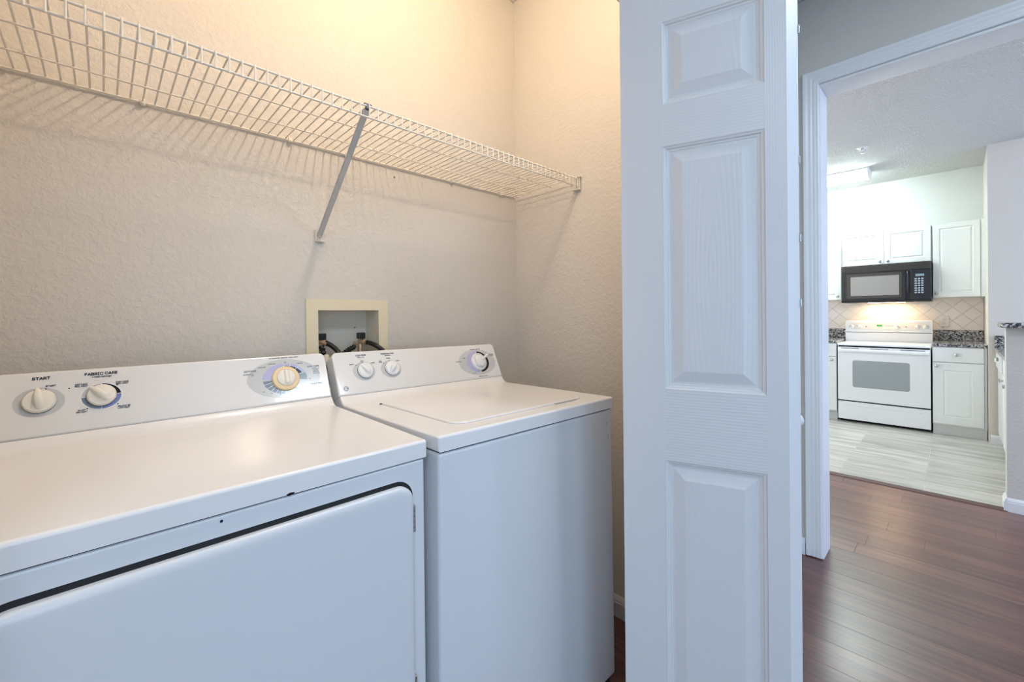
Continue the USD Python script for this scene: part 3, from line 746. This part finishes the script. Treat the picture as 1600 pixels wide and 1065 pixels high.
def pull_knob(parent, P, x, y):
    return part(parent, 'knob', P(_tr(lathe([(0, 0), (.009, 0), (.0075, .004), (.006, .010), (.012, .015), (.0155, .019), (.0155, .023), (.010, .0265), (0, .028)], 20), x, y, 0)), 'nickel', 40)


def cab_door(parent, P, w, h, kx=None, ky=None, name='door', prof=GROOVE):
    d = part(parent, name, P(framed_slab(w, h, .019, prof)), 'cabinet_white')
    if kx is not None: pull_knob(d, P, kx, ky)
    return d


UX = 6.40                              # front of upper cabinet doors
u = thing('wall_cabinet', 'short white two door cabinet above the microwave', 'cabinet')
part(u, 'carcass', bx(UX + .020, KX, .165, .930, 1.775, 2.168), 'cabinet_white')
cab_door(u, KP(UX, .929, 1.780), .377, .386, .345, .030)
cab_door(u, KP(UX, .548, 1.780), .377, .386, .032, .030)
u = thing('wall_cabinet', 'tall white single door wall cabinet right of the microwave', 'cabinet')
part(u, 'carcass', bx(UX + .020, KX, -.220, .160, 1.385, 2.168), 'cabinet_white')
cab_door(u, KP(UX, .158, 1.388), .345, .776, .030, .038)
part(u, 'filler', bx(UX + .004, UX + .020, -.220, -.190, 1.385, 2.168), 'cabinet_white')
u = thing('wall_cabinet', 'white wall cabinet left of the microwave, partly hidden by the opening', 'cabinet')
part(u, 'carcass', bx(UX + .020, KX, .935, 1.45, 1.385, 2.168), 'cabinet_white')
cab_door(u, KP(UX, 1.448, 1.388), .508, .776, .475, .038)

# over-the-range microwave
MXF = 6.315
mw = thing('microwave_oven', 'black microwave oven mounted above the range', 'microwave')
part(mw, 'case', rbx(MXF + .012, KX - .01, .166, .929, 1.345, 1.7735, .004, 2), 'satin_black', 30)
P = KP(MXF + .012, .928, 1.345)
vg = part(mw, 'vent_grille', P(rbx(0, .762, .350, .427, 0, .010, .003, 2)), 'smoke_black', 30)
for k in range(4): part(vg, 'louver', P(bx(.02, .74, .362 + k * .015, .366 + k * .015, .009, .0115)), 'satin_black')
md = part(mw, 'door', P(rbx(.002, .562, .022, .345, 0, .018, .006, 3)), 'gloss_black', 30)
part(md, 'window_frame', P(extrude(Polygon(rrect(.052, .050, .532, .328, .012).exterior.coords, [list(rrect(.088, .078, .510, .300, .008).exterior.coords)]), .004, .0175)), 'smoke_black')
part(md, 'window', P(extrude(rrect(.088, .078, .510, .300, .008), .002, .0178)), 'microwave_screen', label='grey mesh window of the microwave door')
part(md, 'handle', P([tube(spline([(.578, .105, .020), (.580, .14, .040), (.580, .20, .046), (.580, .28, .040), (.578, .325, .020)], 16), .009, 10)]), 'satin_black', 60)
cp = part(mw, 'control_panel', P(rbx(.598, .762, .022, .345, 0, .014, .005, 3)), 'gloss_black', 30)
part(cp, 'display', P(extrude(rrect(.640, .272, .708, .298, .003), .001, .0138)), 'display_cyan')
for i in range(7):
    for j in range(3):
        part(cp, 'button', P(rbx(.632 + j * .026, .632 + j * .026 + .019, .088 + i * .025, .088 + i * .025 + .016, .0135, .0155, .001, 1)), 'button_grey')
part(mw, 'bottom_trim', P(rbx(.0, .763, .0, .020, 0, .012, .003, 2)), 'satin_black', 30)
part(mw, 'work_light', bx(6.55, 6.65, .39, .71, 1.3425, 1.3455), 'lamp_glow', label='lit lens of the cooktop lamp')

# range
RX = 6.05; RY0, RY1 = .163, .930
rg = thing('electric_range', 'white electric range with a grey oven window', 'range', (0, 0, 0))
part(rg, 'body', rbx(RX + .030, 6.70, RY0 + .004, RY1 - .004, .03, .880, .004, 2), 'range_white', 30)
part(rg, 'toe_gap', bx(RX + .06, 6.6, RY0 + .02, RY1 - .02, .0, .032), 'shadow_gap')
part(rg, 'cooktop', rbx(RX - .004, 6.68, RY0, RY1, .862, .886, .008, 3), 'range_white', 30)
P = KP(RX + .030, RY1 - .002, 0)
W_ = RY1 - RY0 - .004
part(rg, 'vent_strip', P(bx(.01, W_ - .01, .845, .860, -.01, .004)), 'shadow_gap')
od = part(rg, 'oven_door', P(rbx(.002, W_ - .002, .245, .846, 0, .034, .008, 3)), 'range_white', 30)
part(od, 'window', P(extrude(rrect(.135, .400, .605, .700, .022), .0015, .0336)), 'oven_glass', label='grey tinted oven window')
part(od, 'handle', P([rbx(.010, W_ - .010, .792, .822, .052, .072, .008, 3), rbx(.012, .04, .795, .819, .03, .06, .004, 2), rbx(W_ - .04, W_ - .012, .795, .819, .03, .06, .004, 2)]), 'range_white', 30)
for a, b in ((.03, .19), (.29, .44), (.53, .72)):
    part(od, 'vent_slot', P(bx(a, b, .828, .836, .0325, .0345)), 'print_grey')
sd = part(rg, 'storage_drawer', P(rbx(.002, W_ - .002, .030, .232, 0, .028, .006, 3)), 'range_white', 30)
part(sd, 'pull_lip', P(rbx(.06, W_ - .06, .190, .205, .026, .034, .004, 2)), 'range_white', 30)
part(rg, 'drawer_gap', P(bx(.004, W_ - .004, .230, .247, -.002, .010)), 'shadow_gap')
bgx = 6.57
bgp = Polygon([(bgx, .886), (bgx, 1.000), (bgx - .006, 1.008), (bgx + .03, 1.128), (bgx + .045, 1.140), (6.68, 1.140), (6.68, .886)])
m = extrude(bgp, RY1 - RY0 - .006); m = trimesh.Trimesh(np.c_[m.vertices[:, 0], RY0 + .003 + m.vertices[:, 2], m.vertices[:, 1]], m.faces[:, ::-1], process=False)
bg = part(rg, 'backguard', m, 'range_white', label='raised control backguard')
part(bg, 'ledge', rbx(bgx - .012, bgx + .02, RY0 - .002, RY1 + .002, 1.000, 1.012, .004, 2), 'range_white', 30)
part(bg, 'ledge_gap', bx(bgx - .004, bgx + .01, RY0 + .01, RY1 - .01, .992, .998), 'print_grey')
tl = math.atan2(.036, .12); bo = np.array([bgx - .006, RY1, 1.012])
BP = lambda m: place(m, bo, (0, -1, 0), (math.sin(tl), 0, math.cos(tl)), (-math.cos(tl), 0, math.sin(tl)))
part(bg, 'control_face', BP(extrude(rrect(.055, .018, .715, .100, .008), .0012, .0002)), 'outlet_ivory')
for kx_ in (.062, .128, .475, .645, .712):
    k = part(rg, 'knob', BP(_tr(lathe([(0, 0), (.024, 0), (.023, .006), (.018, .010), (.016, .024), (0, .026)], 24), kx_, .052, .001)), 'knob_white', 40)
    part(k, 'grip', BP(_tr(rbx(-.005, .005, -.018, .018, .02, .032, .003, 2), kx_, .052, .001)), 'knob_white', 30)
part(bg, 'clock_display', BP(extrude(rrect(.295, .055, .345, .078, .002), .001, .0014)), 'display_green', label='small green clock display')
for x_ in (.20, .55): part(bg, 'indicator', BP(_tr(lathe([(0, 0), (.006, 0), (.006, .002), (0, .002)], 12), x_, .052, .0012)), 'print_grey')
for x_ in (.37, .39, .41, .43): part(bg, 'touch_key', BP(extrude(rrect(x_, .056, x_ + .013, .070, .002), .0008, .0014)), 'decal_grey')

# base cabinets and counters
bc = thing('base_cabinet', 'white base cabinet with drawer and door right of the range', 'cabinet')
part(bc, 'carcass', bx(RX + .020, 6.70, -.216, .156, .10, .884), 'cabinet_white')
part(bc, 'toe_kick', bx(RX + .028, 6.6, -.214, .154, .0, .104), 'toe_kick_white')
d = part(bc, 'drawer', KP(RX, .154, .732)(framed_slab(.350, .148, .019, DRAWER)), 'cabinet_white'); pull_knob(d, KP(RX, .154, .732), .168, .074)
cab_door(bc, KP(RX, .154, .112), .350, .614, .030, .580, prof=[(.075, 0), (.078, -.004), (.085, -.005), (.095, -.0015), (.098, -.001)])
part(bc, 'filler', bx(RX + .004, RX + .020, -.216, -.198, .10, .884), 'toe_kick_white')
bc = thing('base_cabinet', 'white base cabinet left of the range, cut off by the opening jamb', 'cabinet')
part(bc, 'carcass', bx(RX + .020, 6.70, .938, 1.45, .10, .884), 'cabinet_white')
part(bc, 'toe_kick', bx(RX + .060, 6.6, .940, 1.45, .0, .104), 'toe_kick_white')
d = part(bc, 'drawer', KP(RX, 1.448, .732)(framed_slab(.508, .148, .019, DRAWER)), 'cabinet_white'); pull_knob(d, KP(RX, 1.448, .732), .254, .074)
cab_door(bc, KP(RX, 1.448, .112), .508, .614, .470, .580)
for lb, y0, y1 in (('speckled granite countertop with splash right of the range', -.218, .158), ('speckled granite countertop with splash left of the range', .936, 1.45)):
    ct = thing('countertop', lb, 'countertop')
    part(ct, 'slab', rbx(RX - .018, 6.735, y0, y1, .886, .916, .005, 2), 'granite', 30)
    part(ct, 'splash', rbx(6.712, 6.735, y0, y1, .916, 1.028, .003, 2), 'granite', 30)

# diagonal wall tiles
bs = thing('wall_tile_backsplash', 'ivory wall tiles set diagonally above the kitchen counters', None, kind='structure')
part(bs, 'grout_bed', bx(KX - .004, KX + .001, -.219, 1.46, .92, 1.40), 'grout')
hd = .0762; zone = sbox(-.218, 1.028, 1.455, 1.385)
for i in range(-6, 24):
    for j in range(-4, 6):
        if (i + j) % 2 == 0: continue
        cy, cz = -.139 + i * hd, 1.282 + j * hd
        dmd = Polygon([(cy + hd, cz), (cy, cz + hd), (cy - hd, cz), (cy, cz - hd)]).buffer(-.0009).intersection(zone)
        if dmd.is_empty or dmd.area < 2e-4: continue
        dmd = shapely.geometry.polygon.orient(dmd)
        m = solid_bevel(Polygon([(-a, b) for a, b in dmd.exterior.coords]), [(0, 0), (.0042, 0), (.0060, .0016)])
        m = place(m, (KX - .004, 0, 0), (0, -1, 0), (0, 0, 1), (-1, 0, 0))
        tl_ = np.radians(RNG.uniform(-.5, .5, 2)); c0 = np.array([KX, cy, cz]); v = m.vertices - c0
        m.vertices[:, 0] += v[:, 1] * tl_[0] + v[:, 2] * tl_[1]
        part(bs, 'tile', m, random.choice(('tile_ivory', 'tile_ivory', 'tile_ivory_warm')))
ol = thing('wall_outlet', 'ivory double wall outlet in the tiles right of the range', 'outlet', (0, 0, 0))
P = KP(KX - .0095, .119, 1.066)
part(ol, 'cover_plate', P(bevel_prism(rrect(0, 0, .080, .121, .005), .006, .002)), 'outlet_ivory', 30)
for zc in (.038, .083):
    r = part(ol, 'receptacle', P(extrude(Polygon(ellipse(.040, zc, .0165, .0145, 24)), .0015, .0055)), 'outlet_ivory')
    part(r, 'slot', [P(bx(.032, .0345, zc - .003, zc + .006, .0066, .0074)), P(bx(.0455, .048, zc - .003, zc + .006, .0066, .0074)), P(bx(.038, .042, zc - .010, zc - .006, .0066, .0074))], 'slot_dark')

# peninsula: dishwasher, cabinets, counter, bar top
PYF = -.275
PP = lambda x: (lambda m: place(m, (x, PYF, 0), (-1, 0, 0), (0, 0, 1), (0, 1, 0)))
dw = thing('dishwasher', 'white dishwasher in the far end of the kitchen peninsula', 'dishwasher')
part(dw, 'tub', bx(5.335, 5.925, -.85, PYF - .022, .10, .868), 'cabinet_white')
part(dw, 'door', PP(5.925)(rbx(.004, .586, .115, .715, -.022, .0, .006, 2)), 'appliance_white', 30)
cpn = part(dw, 'control_panel', PP(5.925)(rbx(.004, .586, .722, .866, -.022, .012, .010, 3)), 'appliance_white', 30)
part(cpn, 'latch', PP(5.925)(rbx(.25, .34, .800, .830, .010, .022, .004, 2)), 'print_grey', 30)
part(cpn, 'dial', PP(5.925)(_tr(lathe([(0, 0), (.022, 0), (.018, .012), (0, .014)], 20), .10, .79, .012)), 'knob_white', 40)
part(dw, 'toe_kick', bx(5.34, 5.92, -.8, PYF - .05, 0, .10), 'toe_kick_white')
pc = thing('base_cabinet', 'white peninsula base cabinet with drawers beside the dishwasher', 'cabinet')
part(pc, 'carcass', bx(4.152, 5.33, -.85, PYF - .020, .10, .868), 'cabinet_white')
part(pc, 'toe_kick', bx(4.155, 5.33, -.8, PYF - .055, 0, .10), 'toe_kick_white')
for k, x_ in enumerate((5.326, 4.934, 4.542)):
    Pk = PP(x_)
    PQ = lambda m, Pk=Pk: Pk(_tr(m, 0, .715, 0)); d = part(pc, 'drawer', PQ(framed_slab(.386, .150, .019, DRAWER)), 'cabinet_white')
    PR = lambda m, Pk=Pk: Pk(_tr(m, 0, .112, 0)); cab_door(pc, PR, .386, .596, .040, .555)
ct = thing('countertop', 'speckled granite countertop over the dishwasher and peninsula cabinets', 'countertop')
part(ct, 'slab', rbx(4.152, 5.945, -.86, PYF + .022, .870, .900, .005, 2), 'granite', 30)
part(ct, 'splash', rbx(5.922, 5.945, -.86, PYF + .018, .900, 1.010, .003, 2), 'granite', 30)
bt = part('/World', 'bar_top', bevel_prism(rrect(BAR0 - .085, -1.25, BAR1 + .09, -.195, .02, 5), .030, .008, 1.138), 'granite', 30)
tag(bt, 'speckled granite bar top on the half wall', 'bar top')

# ceiling fixtures
lf = thing('ceiling_light', 'lit fluorescent light on the kitchen ceiling', 'ceiling light')
FX, FY0, FY1 = 6.015, .626, 1.85
prof = Polygon([(-.125, 0), (-.118, -.030), (-.098, -.062), (-.062, -.080), (0, -.086), (.062, -.080), (.098, -.062), (.118, -.030), (.125, 0)])
m = extrude(prof, FY1 - FY0 - .024); m = trimesh.Trimesh(np.c_[FX + m.vertices[:, 0], FY0 + .012 + m.vertices[:, 2], KCEIL - .012 + m.vertices[:, 1]], m.faces[:, ::-1], process=False)
part(lf, 'lens', m, 'lens_lit', 40, 'glowing white wraparound lens')
part(lf, 'pan', bx(FX - .132, FX + .132, FY0 - .003, FY1, KCEIL - .016, KCEIL), 'trim_white')
for y0 in (FY0, FY1 - .012):
    e = extrude(affinity.scale(prof, 1.03, 1.03, origin=(0, 0)), .012); e = trimesh.Trimesh(np.c_[FX + e.vertices[:, 0], y0 + e.vertices[:, 2], KCEIL - .012 + e.vertices[:, 1]], e.faces[:, ::-1], process=False)
    part(lf, 'end_cap', e, 'outlet_ivory')
sk = thing('fire_sprinkler', 'small chrome fire sprinkler head on the kitchen ceiling', 'sprinkler', (5.16, .592, KCEIL))
part(sk, 'escutcheon', lathe([(0, -.010), (.022, -.010), (.040, -.003), (.042, 0), (0, 0)], 28), 'trim_white', 40)
part(sk, 'body', lathe([(0, -.050), (.006, -.050), (.007, -.03), (.012, -.022), (.012, -.008), (0, -.008)], 14), 'nickel', 40)
part(sk, 'frame_arm', [tube([(-.011, 0, -.022), (-.012, 0, -.036), (0, 0, -.052)], .003, 8), tube([(.011, 0, -.022), (.012, 0, -.036), (0, 0, -.052)], .003, 8)], 'nickel', 50)
part(sk, 'deflector', lathe([(0, -.056), (.017, -.055), (.018, -.053), (0, -.052)], 20), 'nickel', 40)
